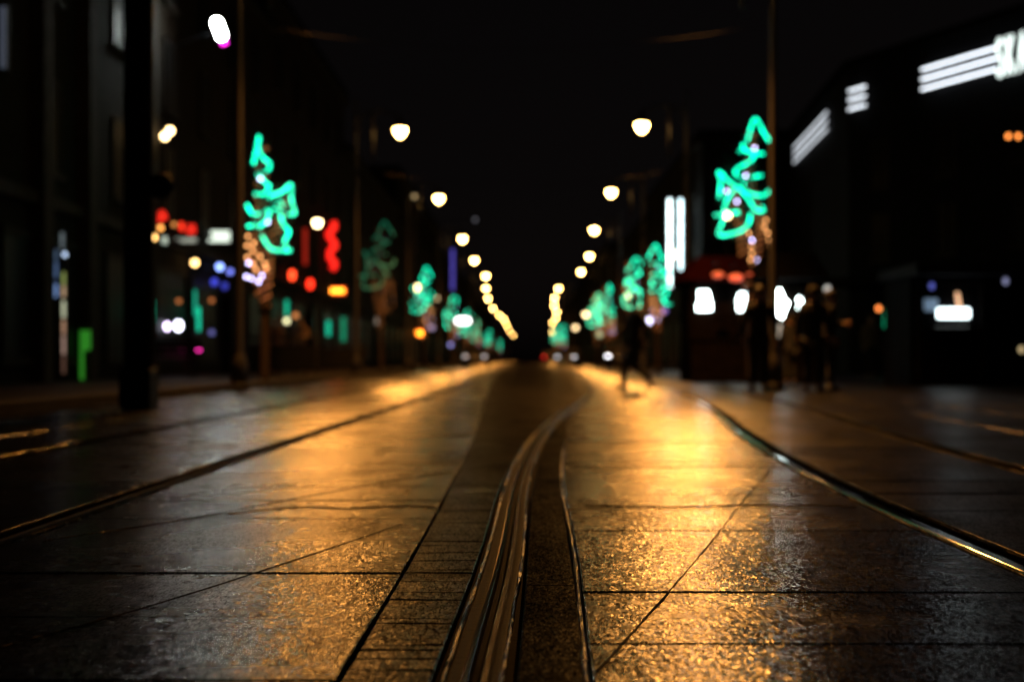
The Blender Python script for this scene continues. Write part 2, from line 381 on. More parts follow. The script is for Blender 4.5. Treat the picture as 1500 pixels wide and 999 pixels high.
def lamp(d,x,side,i):
    global first
    o=lamp0 if first else copy_tree(lamp0)
    first=False
    o.location=(x+(-1.45 if side<0 else 1.45), d, 0)
    o.rotation_euler=(0,0,0 if side<0 else math.pi)
    if d<135:
        l=bpy.data.lights.new('lamp_bulb','SPOT'); l.energy=(1650 if side>0 else 2450) if d<30 else 450 if d<50 else 200 if d<70 else 120; l.color=(1,.385,.068); l.shadow_soft_size=.16; l.spot_size=R(165); l.spot_blend=.25
        lo=bpy.data.objects.new('lamp_bulb',l); lo.scale=(.12,1,1); lo.location=(1.45,0,7.62); COL.objects.link(lo); lo.parent=o
    o['label']='amber street lamp on a grey pole, %s from the camera on the %s side'%(ORD[i],'shop' if side<0 else 'plaza')
    if d<30:
        for ch in o.children:
            for g in ch.children:
                if g.name.startswith('bowl'):
                    g.data=g.data.copy(); g.data.materials[0]=M_lampnear
    return o
for i,(d,x) in enumerate(LEFT): lamp(d,x,-1,i)
for i,(d,x) in enumerate(RIGHT): lamp(d,x,1,i)
# span wires between the pole pairs
for i,(a,b,d) in enumerate(((-5.3,4.85,26),(-5.45,5.28,46.1),(-5.3,5.4,64.8))):
    bm=B(); n=16
    tube(bm,[(a+(b-a)*k/n, d+.06, 6.75-.5*(1-(2*k/n-1)**2)) for k in range(n+1)],.0035,6)
    tag(build('span_wire',bm,M_wire,None,True),'thin sagging span wire between the %s pair of lamp poles'%ORD[i],'wire','span wires over the street')

# ---------------------------------------------------------------- lit trees
GRN=(.0,.86,.46)
M_rope=emat(GRN,4.2,.5,5); M_ropedim=emat(GRN,.16)
M_warm=emat((1,.42,.14),4.5); M_viol=emat((.62,.56,1.0),9); M_barkglow=emat((1,.28,.06),.5)
def lit_tree(ox,oy,zoom,org,d,base_px,strokes,trunk,bulbs,viol,ypx=.35):
    sc=d/F
    bx=(base_px-VX)*sc
    t=thing('lit_tree','tree','tree',(bx,d,0),0,'trees strung with green lights')
    def q(p,k):
        px=ox+p[0]/zoom; py=oy+p[1]/zoom
        v=P(px,py,d); return Vector((v.x-bx, .42*math.sin(k), v.z))
    rp=B()
    ph=0
    for s in strokes:
        ph+=1.7
        tube(rp,smoothpath([q(p,ph+.8*i) for i,p in enumerate(s)],5),.029,6)
    build('light_rope',rp,M_rope,t,True)
    tr=B(); trunks=[]
    for path,r0,r1 in trunk:
        pts=[q(p,.25*i) if p[1]<1200 else Vector((q(p,0).x,0,0)) for i,p in enumerate(path)]
        pp=smoothpath(pts,5); n=len(pp)
        tube(tr,pp,[r0+(r1-r0)*k/(n-1) for k in range(n)],8); trunks.append((pp,r0))
    build('trunk',tr,M_bark,t,True)
    cr=B(); rnd=random.Random(int(d*10))
    for s in strokes:
        for i,p in enumerate(s[:-1]):
            a=q(p,i); c=q(s[i+1],i+1)
            root=Vector((q((strokes[0][2][0],p[1]+120),0).x,0,a.z-.35))
            tube(cr,[root,(root+a)/2+Vector((0,0,.06)),a+(a-root)*.25],[.022,.014,.004],5)
            for _ in range(4):
                e=a+Vector((rnd.uniform(-.3,.3),rnd.uniform(-.4,.4),rnd.uniform(-.05,.35)))
                tube(cr,[(root+a)/2,(root+a)/2*.3+e*.7+Vector((0,0,.03)),e],[.01,.007,.003],4)
    build('crown',cr,M_twig,t)
    nb=B()
    for pp,r in trunks:
        path=[]
        lo=[p for p in pp if p.z>1.7]
        if len(lo)<2: continue
        for k in range(len(lo)*5-4):
            i=min(k//5,len(lo)-2); f=(k-i*5)/5
            c=lo[i]+(lo[i+1]-lo[i])*f
            path.append(c+Vector((math.cos(k*.9),math.sin(k*.9),0))*(r+.012))
        tube(nb,path,.011,5)
    build('amber_string_glow',nb,M_barkglow,t,True)  # dim string whose glow also stands in for bulb light on the bark
    for nm,lst,mt in (('warm_bulb_string',bulbs,M_warm),('violet_bulb_string',viol,M_viol)):
        pts=[q(p,.9)+Vector((0,-.5-.02*i,0)) for i,p in enumerate(lst)]
        w=B(); tube(w,pts,.005,4); o=build(nm,w,M_twig,t)
        b=B(); ball(b,(0,0,0),.034,u=8,v=6); bo=build(nm[:-7],b,mt,o,True,pts[0])
        for p in pts[1:]:
            c=bo.copy(); c.location=p; link(c,o)
    return t
RT=lit_tree(1030,160,4,None,34.6,1092,
 [[(225,240),(262,190),(300,62),(340,150),(372,205)],
  [(228,212),(222,248),(262,268),(345,270)],
  [(290,270),(270,312),(200,348),(215,382),(260,392),(350,384)],
  [(262,392),(240,440),(170,420),(95,365),(95,440),(80,530)],
  [(240,440),(272,490),(338,515),(376,482),(380,445)],
  [(200,470),(250,540),(300,600),(355,592),(357,565)],
  [(190,460),(140,530),(130,600),(80,612)],
  [(140,600),(120,670),(95,720),(112,742),(200,725),(250,682),(270,620)],
  [(150,600),(200,610)]],
 [([(280,1480),(280,1100),(255,900),(245,760),(240,690),(205,560),(190,430)],.12,.03),([(290,1000),(310,870),(345,730),(352,640),(300,500),(290,330),(300,120)],.10,.015)],
 [(360,655),(390,692),(370,730),(378,770),(382,800),(390,900),(275,850),(265,888),(270,810),(330,970),(300,940),(252,735),(340,700)],
 [(280,772),(310,890),(390,845),(293,238),(240,398),(188,548),(128,490)])
RT['label']='bright green lit tree with a forked amber trunk, nearest on the plaza side'
LT=lit_tree(340,180,4,None,31.5,388,
 [[(105,225),(130,150),(160,85),(172,170),(205,225),(232,250),(200,276),(130,290)],
  [(165,318),(220,370),(236,386),(200,422),(128,414)],
  [(240,440),(300,410),(337,358),(330,440),(350,520),(320,532)],
  [(262,440),(280,490),(200,502),(125,536),(100,490)],
  [(130,590),(115,602),(108,612)],
  [(232,530),(222,580),(172,620)],
  [(290,520),(296,590),(320,632),(290,680),(310,742),(340,748),(250,748),(195,670)],
  [(190,420),(230,450),(250,470)]],
 [([(190,1540),(185,1150),(150,900),(120,760),(140,620),(150,400),(160,110)],.12,.012),([(190,1100),(205,900),(205,800),(220,700),(260,560),(290,430)],.09,.02)],
 [(135,710),(130,755),(150,862),(105,670),(100,725),(135,830),(205,830),(215,860),(105,795),(180,790)],
 [(105,825),(125,915),(185,900),(95,905),(168,935),(178,338),(222,590)])
LT['label']='bright green lit tree nearest on the shop side, with violet bulbs hanging below'
_DB={}
def dimbulb(me,k,col,s_):
    if (k,s_) not in _DB:
        m=me.copy(); m.materials[0]=emat(col,s_); _DB[(k,s_)]=m
    return _DB[(k,s_)]
def tree_copy(src,x,d,rz,s,label,dim=False):
    o=copy_tree(src); o.location=(x,d,0); o.rotation_euler=(0,0,rz); o.scale=(s,s,s); o['label']=label
    for ch in o.children:
        for g in ch.children:
            for k,cc in (('warm_bulb',(1,.42,.14)),('violet_bulb',(.62,.56,1))):
                if g.name.startswith(k): g.data=dimbulb(g.data,k,cc,.08 if dim else 2.5)
    if dim:
        for ch in o.children:
            if ch.name.startswith('light_rope'): ch.data=ch.data.copy(); ch.data.materials[0]=M_ropedim
            elif 'amber' in ch.name:
                ch.data=ch.data.copy(); ch.data.materials[0]=emat((1,.4,.15),.08)
    return o
tree_copy(RT,-5.6,55.5,.5,.93,'dim tree with barely glowing green lights, between the red neon and the second lamp',True)
for i,(x,d,rz,s) in enumerate(((-5.6,80,.3,.9),(-5.6,115,2.2,1.05),(-5.6,142,.9,.86),(-5.6,176,2.9,1.0),(-5.6,235,.4,.85),(-5.6,350,1.2,1.0))):
    tree_copy(LT if i%2 else RT,x,d,rz,s,'green lit tree far down the shop side, %s beyond the dim tree'%ORD[i])
for i,(x,d,rz,s) in enumerate(((5.4,56.5,.2,.93),(5.4,69,1.1,.86),(5.4,90,2.5,.97),(5.4,104,.6,.84),(5.4,190,1.8,.95),(5.4,230,.8,.95))):
    tree_copy(RT if i%2 else LT,x,d,rz,s,'green lit tree down the plaza side, %s beyond the nearest one'%ORD[i])

# ---------------------------------------------------------------- buildings
def window_meshes():
    f=B()
    for a in ((-.6,-.52,0,1.9),(.52,.6,0,1.9),(-.52,.52,1.82,1.9),(-.52,.52,0,.08),(-.03,.03,.08,1.82),(-.52,-.03,1.25,1.3),(.03,.52,1.25,1.3)):
        box(f,a[0],a[1],-.07,.0,a[2],a[3])
    p=B(); box(p,-.55,.55,-.03,.012,.05,1.85)
    s=B(); box(s,-.72,.72,-.16,-.0,-.09,-.003)
    return f,p,s
_f,_p,_s=window_meshes()
WF=build('window',_f,M_frame); WP=build('pane',_p,M_glass,WF); WS=build('sill',_s,M_trim,WF)
WINP=WF
def add_window(parent,loc,rz,sc=1):
    w=copy_tree(WINP,parent); w.location=loc; w.rotation_euler=(0,0,rz); w.scale=(sc,1,sc); return w
def facade_building(name,label,p0,p1,depth,h,floors,wins,wallmat,cat='building',ground=3.8,gable=False):
    """p0->p1 is the street face seen with the street on the right-hand side of travel."""
    p0=Vector((p0[0],p0[1],0)); p1=Vector((p1[0],p1[1],0)); L=(p1-p0).length; ang=math.atan2(p1.y-p0.y,p1.x-p0.x)
    t=thing(name,label,cat,p0,ang)          # local x along the face, local -y to the street
    bm=B(); box(bm,0,L,0,depth,-.02,h); build('wall',bm,wallmat,t)
    r=B()
    if gable:
        vs=[(-.3,-.35,h),(L+.3,-.35,h),(L+.3,depth+.3,h),(-.3,depth+.3,h),(-.3,depth/2,h+2.6),(L+.3,depth/2,h+2.6)]
        v=[r.verts.new(q) for q in vs]
        for fc in ((0,1,5,4),(3,4,5,2),(0,4,3),(1,2,5),(0,3,2,1)): r.faces.new([v[i] for i in fc])
    else:
        box(r,-.15,L+.15,-.2,depth+.1,h+.003,h+.3)
    ro=build('roof',r,M_roof,t)
    c=B(); box(c,.01,L-.01,-.28,-.003,h-.45,h-.12); build('cornice',c,M_trim,t)
    c=B(); box(c,.01,L-.01,-.18,-.003,ground-.25,ground); build('string_course',c,M_trim,t)
    if gable:
        k=B(); box(k,L*.3,L*.3+.7,depth*.4,depth*.4+.6,h+1.2,h+3.4); build('chimney',k,M_trim,ro)
    if floors:
        fh=(h-ground-.6)/floors
        for i in range(floors):
            for j in range(wins):
                add_window(t,(L*(j+.5)/wins,-.003,ground+.5+i*fh),0,min(1.0,(fh-.8)/1.9))
    # shop front: two glazed bays and a door
    nb=max(2,int(L/4))
    for j in range(nb):
        a=L*(j+.08)/nb; b=L*(j+.92)/nb
        if j==nb//2:
            dm=B(); box(dm,a,a+1.2,-.06,-.003,.1,2.6); do=build('door',dm,M_wood,t)
            hm=B(); tube(hm,[(a+1.08,-.1,1.0),(a+1.08,-.1,1.3)],.015,6); tube(hm,[(a+1.08,-.061,1.0),(a+1.08,-.1,1.0)],.01,6); build('handle',hm,M_lip,do)
            a+=1.5
        if b-a<.8: continue
        fm=B(); box(fm,a,b,-.08,-.003,.45,.6); box(fm,a,b,-.08,-.003,2.85,3.0); box(fm,a,a+.08,-.08,-.003,.6,2.85); box(fm,b-.08,b,-.08,-.003,.6,2.85)
        so=build('shop_window',fm,M_frame,t); pm=B(); box(pm,a+.08,b-.08,-.04,-.003,.6,2.85); build('pane',pm,M_glass,so)
    return t
WALLS=[pmat('plaster_%s'%n,c,.9,0,.3,2.5,.6,18,.1) for n,c in (('ochre',(.014,.009,.006)),('grey',(.012,.010,.009)),('brick',(.016,.008,.006)),('sand',(.015,.012,.009)))]
LX=-9.5
seg=[(16,36,15,3,4,1,'dark grey shop building with stone pilasters, nearest on the shop side',False),
     (36.1,53,13,3,4,0,'ochre shop building with glowing shop signs behind the black column',True),
     (53.1,76,14.5,3,5,2,'brick shop building carrying the red neon sign',False),
     (76.1,108,12,2,6,3,'sand coloured building beyond the red neon sign',True),
     (108.1,160,15,3,7,1,'grey building with the violet upright sign, halfway down the street',False),
     (160.1,240,13,2,8,0,'long ochre building far down the shop side',True),
     (240.1,460,14,2,9,2,'farthest dark brick block on the shop side',False)]
LB=[]
for (a,b,h,fl,wn,wm,lab,gb) in seg:
    # face towards +x: local -y must point to +x  -> direction along -... travel +y has right-hand = +x
    LB.append(facade_building('shop_building',lab,(LX,a),(LX,b),9,h,fl,wn,WALLS[wm],gable=gb))
# pilasters and recessed doorway of the nearest building
t=LB[0]
for s in (2.0,7.2,11.4,14.3,19.4):
    bm=B(); box(bm,s,s+.55,-.30,-.003,.0,14.4); build('pilaster',bm,M_trim,t)
bm=B(); tube(bm,[(12.15,-.12,.1),(12.15,-.12,14.2)],.07,8); build('drainpipe',bm,M_pole,t,True)
RX=10.0
rseg=[(79,112,13,3,5,3,'tall sand coloured building behind the white upright sign',False),
      (112.1,165,12,2,6,2,'brick building down the plaza side beyond the white upright sign',True),
      (165.1,250,14,2,8,1,'long grey building far down the plaza side',False),
      (250.1,460,13,2,9,0,'farthest ochre block on the plaza side',True)]
for (a,b,h,fl,wn,wm,lab,gb) in rseg:
    facade_building('shop_building',lab,(RX,b),(RX,a),9,h,fl,wn,WALLS[wm],gable=gb)

# ---- store building with the lit roof edge
A0=Vector((13.35,58.2,0)); AD=Vector((.379,-.925,0)).normalized(); A1=A0+AD*26
NO=Vector((-AD.y*-1,0,0))
out=Vector((AD.y,-AD.x,0)); 
if out.x>0: out=-out
C0=Vector((14.35,76.5,0))
t=thing('department_store','dark department store with white light strips and sign letters along its roof edge','building',A0,0)
foot=[C0,A0,A1,Vector((46,A1.y,0)),Vector((46,76.5,0))]
bm=B()
lo=[bm.verts.new(p-A0+Vector((0,0,-.02))) for p in foot]; hi=[bm.verts.new(p-A0+Vector((0,0,12.4))) for p in foot]
bm.faces.new(lo[::-1]); bm.faces.new(hi)
for i in range(5): bm.faces.new((lo[i],lo[(i+1)%5],hi[(i+1)%5],hi[i]))
build('wall',bm,pmat('store_cladding',(.008,.008,.009),.8,0,.2,2,.2,12,.05),t)
bm=B(); ce=sum(foot,Vector())/5
lo=[bm.verts.new((p-ce)*1.012+ce-A0+Vector((0,0,12.403))) for p in foot]; hi=[bm.verts.new((p-ce)*1.012+ce-A0+Vector((0,0,12.75))) for p in foot]
bm.faces.new(lo[::-1]); bm.faces.new(hi)
for i in range(5): bm.faces.new((lo[i],lo[(i+1)%5],hi[(i+1)%5],hi[i]))
build('roof',bm,M_roof,t)
angA=math.atan2(AD.y,AD.x)
# local -y must point outward: along AD the street is on which side?
flip = Vector((math.sin(angA),-math.cos(angA),0)).dot(out) < 0
for fl in range(2):
    for k in range(6):
        s=2.2+k*4
        pos=A0+AD*s+out*.004-A0
        add_window(t,(pos.x,pos.y,4.4+fl*2.9),angA+(math.pi if flip else 0),1)
# canopy above the ground floor
bm=B()
a=A0+AD*.5-A0; b=A0+AD*25-A0
q=[a+out*.003,b+out*.003,b+out*1.8,a+out*1.8]
lo=[bm.verts.new(v+Vector((0,0,3.4))) for v in q]; hi=[bm.verts.new(v+Vector((0,0,3.75))) for v in q]
bm.faces.new(lo[::-1]); bm.faces.new(hi)
for i in range(4): bm.faces.new((lo[i],lo[(i+1)%4],hi[(i+1)%4],hi[i]))
build('canopy',bm,M_roof,t)
STRIP=(.86,.92,1.0)
def light_strip(a,b,label,s,var=0):
    """three parallel tubes along the roof edge"""
    a=Vector(a); b=Vector(b)
    t=thing('light_strip',label,'light strip',(a.x,a.y,11.1),0,'white light strips along the store roof edge')
    m=emat(STRIP,s)
    for dz in (-.37,0,.37):
        bm=B(); tube(bm,[Vector((0,0,dz)),b-a+Vector((0,0,dz))],.04,8); build('tube',bm,m,t,True)
    bm=B(); n=out if (b-a).normalized().dot(AD)>.8 else Vector((-1,0,0))
    for f in (.08,.5,.92):
        c=(b-a)*f; tube(bm,[c+Vector((0,0,-.55))-n*.07,c+Vector((0,0,.55))-n*.07],.03,6)
    build('bracket',bm,M_black,t)
    return t
o_=out*.16
light_strip(A0+AD*4.9+o_,A0+AD*9.0+o_,'three long white light tubes ending at the store sign letters',3.4)
light_strip(A0+AD*.25+o_,A0+AD*1.35+o_,'short set of three white light tubes at the store corner',2.8)
CD=(C0-A0).normalized(); oc=Vector((-.16,0,0))
light_strip(A0+CD*4.6+oc,A0+CD*15.2+oc,'dim set of white light tubes receding along the store side wall',1.3)
# letters
t=None
st=thing('store_sign','white glowing store sign letters on the dark roof edge','sign',A0+AD*9.15+out*.25+Vector((0,0,10.36)),angA+(math.pi if flip else 0))
M_let=emat((.86,1.0,.95),1.8)
curs=0
for ch in 'SKA':
    cu=bpy.data.curves.new('letter','FONT'); cu.body=ch; cu.size=2.0; cu.extrude=.05; cu.offset=-.03
    tmp=bpy.data.objects.new('letter',cu); COL.objects.link(tmp)
    bpy.context.view_layer.update()
    me=bpy.data.meshes.new_from_object(tmp.evaluated_get(bpy.context.evaluated_depsgraph_get()))
    bpy.data.objects.remove(tmp)
    w=max(v.co.x for v in me.vertices)-min(v.co.x for v in me.vertices); x0_=min(v.co.x for v in me.vertices)
    for v in me.vertices:
        X,Y,Z=v.co; v.co=Vector(((X-x0_)*.34, -Z, Y*1.02))
    me.materials.clear(); me.materials.append(M_let)
    o=bpy.data.objects.new('letter',me); link(o,st)
    o.location=((curs) if not flip else 0,0,0)
    curs+=w*.34+.21
    if flip: pass

# ---------------------------------------------------------------- lit things on the shop side
def lantern(px,py,d,rpx,col,s,label,wall=LX,group='lanterns on the walls',name='wall_lantern',sz=(1,1,1)):
    p=P(px,py,d); r=rpx*d/F
    t=thing(name,label,'lantern',p,0,group)
    bm=B(); ball(bm,(0,0,0),r,sz); build('globe',bm,emat(col,s),t,True)
    bm=B(); lathe(bm,[(r*.9,r*sz[2]*.85),(r*.6,r*sz[2]+.04),(.02,r*sz[2]+.09)],10); build('cap',bm,M_black,t)
    bm=B(); tube(bm,[(0,0,r*sz[2]+.08),(0,0,r*sz[2]+.14),(wall-p.x,0,r*sz[2]+.14)],.014,6); build('bracket',bm,M_black,t)
    return t
def light_box(px,py,d,wpx,hpx,col,s,label,cat='sign',name='lit_sign',wall=LX,group=None,rz=0,depth=.18,rnd=.3,var=0,tilt=0):
    p=P(px,py,d); w=wpx*d/F/2; h=hpx*d/F/2
    t=thing(name,label,cat,p,rz,group)
    if tilt: t.rotation_euler=(0,tilt,rz)
    rr=min(w,h)*rnd
    poly=[]
    for cx,cz,a0 in ((w-rr,h-rr,0),(-w+rr,h-rr,90),(-w+rr,-h+rr,180),(w-rr,-h+rr,270)):
        for k in range(5):
            a=R(a0+k*22.5); poly.append((cx+rr*math.cos(a),cz+rr*math.sin(a)))
    bm=B(); prism(bm,poly,-.012,.03); build('face',bm,emat(col,s,var),t)
    bm=B(); prism(bm,[(x*1.06+math.copysign(.02,x),z*1.06+math.copysign(.02,z)) for x,z in poly],.033,depth); build('case',bm,M_black,t)
    bm=B(); tube(bm,[(0,depth*.6,0),(wall-p.x,depth*.6,0)],.02,6); build('bracket',bm,M_black,t)
    return t
def ldist(px,x=-9.2): return x*F/(px-VX)
WARM=(1,.66,.28)
lantern(241.5,200,36,5.2,WARM,14,'warm wall lantern, lower of the touching pair high on the ochre building')
lantern(249,192,36,5.2,WARM,14,'warm wall lantern, upper of the touching pair high on the ochre building')
lantern(285.5,385,ldist(285.5),4.8,(1,.6,.2),8,'warm wall lantern under the bright white light box')
lantern(225,348,ldist(225),4.2,(1,.55,.16),7,'yellow bulb lantern hanging below the red awning sign')
lantern(221,334,ldist(221),4,(1,.4,.08),3,'dim orange bulb, farther from the white strip, below the red awning sign')
lantern(235,334,ldist(235),4,(1,.4,.08),3,'dim orange bulb between the red awning sign and the white strip')
lantern(255,329,ldist(255),3.4,(1,.35,.08),1.2,'faint orange bulb between the two red signs')
lantern(262,441,ldist(262),3.4,(1,.3,.08),.7,'faint brown bulb above the violet display lamps')
lantern(310,440,ldist(310),3.4,(1,.3,.08),.7,'faint brown bulb under the blue display lamps')
lantern(322,391,ldist(322),5,(.25,.38,1),4.5,'brightest pale blue display lamp below the white light box',group='blue display lamps')
lantern(337,398,ldist(337),4,(.2,.25,1),2,'second blue lamp, beside the brightest one',group='blue display lamps')
lantern(314,413,ldist(314),5,(.06,.08,.8),1.2,'deep blue lamp under the pale blue one',group='blue display lamps')
lantern(329,419,ldist(329),5,(.06,.08,.8),.6,'dimmest deep blue lamp, lowest of the cluster',group='blue display lamps')
lantern(245,478,ldist(245),4,(.8,.65,1),7,'smaller violet white display lamp by the green tube',sz=(1,1,1.5),group='violet display lamps')
lantern(261.5,477,ldist(261.5),5.5,(.8,.8,1),9,'larger violet white display lamp in the shop window',sz=(1,1,1.4),group='violet display lamps')
lantern(291,514,ldist(291),3.4,(1,.03,.4),5,'small magenta lamp low in the shop window',sz=(1,1,1.3))
lantern(310,487,ldist(310),4,(.3,.3,.9),.5,'barely lit bluish lamp beside the magenta lamp')
def neon(px,y0,y1,d,wpx,col,s,label,group,wall=LX,wob=0):
    c=P(px,(y0+y1)/2,d); h=(y1-y0)*d/F/2; r=wpx*d/F/2
    t=thing('neon_tube',label,'neon sign',c,0,group)
    n=8; pts=[(wob*r*math.sin(k*1.9),0,-h+2*h*k/n) for k in range(n+1)]
    bm=B(); tube(bm,smoothpath(pts,3),r,8); build('tube',bm,emat(col,s),t,True)
    bm=B()
    for z in (-h*.7,h*.7): tube(bm,[(0,r,z),(0,r+.06,z),(wall-c.x,r+.06,z)],.015,6)
    build('bracket',bm,M_black,t)
    return t
neon(223,440,470,ldist(223),5,(0,.7,.4),1.0,'short green neon tube behind the black column edge','green neon tubes')
neon(286,425,462,ldist(286),4,(0,.6,.35),.7,'long green neon tube above the magenta lamp','green neon tubes')
neon(291,450,485,ldist(291),5,(0,.7,.4),1.0,'brighter lower green neon tube just above the magenta lamp','green neon tubes')
neon(420,440,472,ldist(420),5,(0,.8,.45),.7,'green neon tube over the two faint pedestrians','green neon tubes')
neon(481,470,492,ldist(481),6,(0,.7,.4),.8,'short green neon tube under the orange bulb sign','green neon tubes')
neon(503,465,500,ldist(503),6,(0,.7,.35),.35,'dim green neon tube beside the railing','green neon tubes')
lantern(420,470,ldist(420)-.4,4,(.8,.75,.4),3,'pale round lamp at the foot of a green tube')
lantern(433,462,ldist(433),4,(1,.35,.1),1,'weak orange lamp beside the pale round lamp')
neon(486,325,395,ldist(486),9,(1,.015,.01),1.6,'tall bright red neon sign with lobed edge','red neon signs',wob=1.1)
neon(447,335,388,ldist(447),6,(1,.02,.01),.28,'fainter red neon sign left unlit at the edges, nearer the lit tree','red neon signs')
lantern(428,403,ldist(428),4.6,(1,.06,.015),4,'red lamp, higher of the two on the brick building',sz=(1,1,1.7),group='red lamps')
lantern(454.5,416,ldist(454.5),4.6,(1,.03,.01),3.4,'red lamp, lower of the two on the brick building',sz=(1,1,1.7),group='red lamps')
# orange bulb signs
def bulb_sign(px,py,d,n,pitch,label,s):
    p=P(px,py,d); q=d/F; w=(n*pitch/2+3)*q
    t=thing('bulb_sign',label,'sign',p,0,'orange bulb signs')
    bm=B(); box(bm,-w,w,.02,.16,-6*q,6*q,.01); build('case',bm,M_black,t)
    for k in range(n):
        bm=B(); ball(bm,((k-(n-1)/2)*pitch*q,-.05,0),3.2*q,(1.2,.6,1),10,6); build('bulb',bm,emat((1,.30,.02),s),t,True)
    bm=B(); box(bm,-w*.9,w*.9,0,.018,-5*q,5*q); build('backing',bm,emat((1,.06,.01),.7),t)
    bm=B(); tube(bm,[(0,.1,0),(LX-p.x,.1,0)],.02,6); build('bracket',bm,M_black,t)
bulb_sign(494,426,ldist(494),3,7,'orange bulb sign under the red neon with three bright spots',8)
bulb_sign(613,488,ldist(613),3,6,'low orange bulb sign farther down the shop side',10)
# red awning signs, white strip, light box
light_box(234,318,ldist(234),20,14,(1,.02,.01),1.0,'slanted red awning sign over the yellow bulb',rz=.2,tilt=R(-28),var=.5)
light_box(266,332,ldist(266),5,12,(1,.03,.01),2.0,'narrow bright red sign panel above the white strip')
light_box(280,336,ldist(280),12,14,(1,.02,.01),1.0,'wider red sign panel beside the narrow one',var=.5)
light_box(241,352,ldist(241),7,10,(.62,.75,.62),.9,'small dim white sign square by the yellow bulb')
light_box(271,352,ldist(271),34,6,(.7,.75,.62),.45,'long dim whitish fascia strip under the red panels',var=.4)
light_box(320,346.5,ldist(320),33,16,(.86,1,.84),1.35,'bright white rectangular light box on the ochre building',rnd=.15)
# tilted oval sign high up
o=light_box(321,43,38,13,32,(.9,1,.92),170,'bright tilted oval white sign high on the ochre building with magenta foot',rnd=1,tilt=R(-20))
w=B(); prism(w,[(-.09,-.06),(.09,-.06),(.06,.06),(-.06,.06)],-.02,.03); f=build('magenta_foot',w,emat((1,.02,.7),5),o); f.location=(0,0,-.37)
# shop door reflections on the nearest building, added as glowing panels, lamp and banner
def reflection_panels(px,segs,d,wpx,label,cat='painted reflection'):
    p=P(px,segs[0][0],d)
    t=thing('door_reflection',label,cat,(p.x,d,0),0)  # reflections in the door glass, painted as glowing segments
    for (ya,yb,col,s) in segs:
        a=P(px,ya,d).z; b=P(px,yb,d).z; w=wpx*d/F/2
        bm=B(); box(bm,-w,w,-.01,.02,b+.01,a-.01,.008); build('reflection_glow',bm,emat(col,s),t)
    zt=P(px,segs[0][0],d).z; w=wpx*d/F/2
    bm=B(); box(bm,-w-.03,w+.03,.023,.08,.12,zt+.05); build('frame',bm,M_black,t)
    bm=B(); tube(bm,[(0,.06,zt),(LX-p.x,.06,zt)],.015,6); build('bracket',bm,M_black,t)
reflection_panels(93,[(398,418,(.4,.5,.14),.6),(418,436,(.75,.5,.3),.7),(440,466,(.62,.66,.45),.95),(468,490,(.75,.42,.26),.6),(491,520,(.7,.45,.36),.5),(521,548,(.4,.2,.14),.22)],28.6,4,'narrow upright shop door reflection painted as pale green and pink glowing panels')
reflection_panels(82,[(365,382,(.2,.35,.6),.25),(383,408,(.2,.35,.7),.35),(415,436,(.3,.5,1),.6)],28.2,3.5,'narrow blue door reflection painted as a glowing slit beside the pale panels')
lantern(95,373,28.8,3.2,(.5,.65,.9),2.2,'small cold white dot of door reflection, added as a glowing lamp')  # glowing globe stands in for a reflected dot in the door
reflection_panels(91,[(340,366,(.4,.5,.55),.25)],29.0,5,'dim grey door reflection painted as a glowing panel above the pale ones')
p=P(122,500,30.2); t=thing('green_reflection','green flag shaped reflection in the shop door, added as a glowing banner','sign',(p.x,30.2,0),0)  # green reflection in the door, given a glowing panel and post
q=30.2/F
bm=B(); prism(bm,[(-5*q,P(0,556,30.2).z),(0,P(0,556,30.2).z),(0,P(0,514,30.2).z),(10*q,P(0,512,30.2).z),(10*q,P(0,484,30.2).z),(-5*q,P(0,484,30.2).z)],0,.04); build('panel',bm,emat((.04,.42,.03),.42),t)
bm=B(); tube(bm,[(-6*q,.02,.11),(-6*q,.02,P(0,480,30.2).z)],.02,6); build('post',bm,M_black,t)
# cool lit panel at the far edge of the frame
light_box(4,55,25.5,8,90,(.3,.36,.5),.14,'faint grey upright sign at the edge of the nearest building',rnd=.1)

# post lanterns on the pavements
def post_lantern(px,py,d,rpx,s,label):
    p=P(px,py,d); r=rpx*d/F
    t=thing('post_lantern',label,'lantern',(p.x,d,0),0,'post lanterns on the pavements')
    bm=B(); lathe(bm,[(.12,.0),(.12,.4),(.07,.5),(.05,p.z-r-.05),(.09,p.z-r)],10); build('post',bm,M_pole,t,True)
    bm=B(); lathe(bm,[(.05,p.z-r*1.1),(r*.75,p.z-r*.6),(r*1.05,p.z+r*.2),(r*.9,p.z+r*.7),(0,p.z+r*.8)],12); build('globe',bm,emat((1,.70,.34),s),t,True)
    bm=B(); lathe(bm,[(r*.95,p.z+r*.75),(r*.5,p.z+r*1.2),(.02,p.z+r*1.5)],12); build('cap',bm,M_black,t)
post_lantern(465,327,52,6,14,'pale globe post lantern in front of the red neon sign')
post_lantern(611,421,104,4.5,14,'pale globe post lantern within the green lit trees on the shop side')
post_lantern(642,437,120,3,3,'dim orange post lantern just beyond the pale one on the shop side')
post_lantern(1065,315,52,5.5,14,'pale globe post lantern shining through the nearest plaza side tree')
post_lantern(986,373,72,4.5,14,'globe post lantern in front of the white upright sign')
post_lantern(920,433,98,4.5,14,'globe post lantern in the second green tree of the plaza side')
post_lantern(858,461,166,3.4,8,'far post lantern between the lamp row and the green trees, upper one')
post_lantern(843,480,196,3.2,5,'far post lantern low over the plaza side of the road')
post_lantern(607,288,64,2.6,.9,'very dim high post lantern left of the second street lamp')

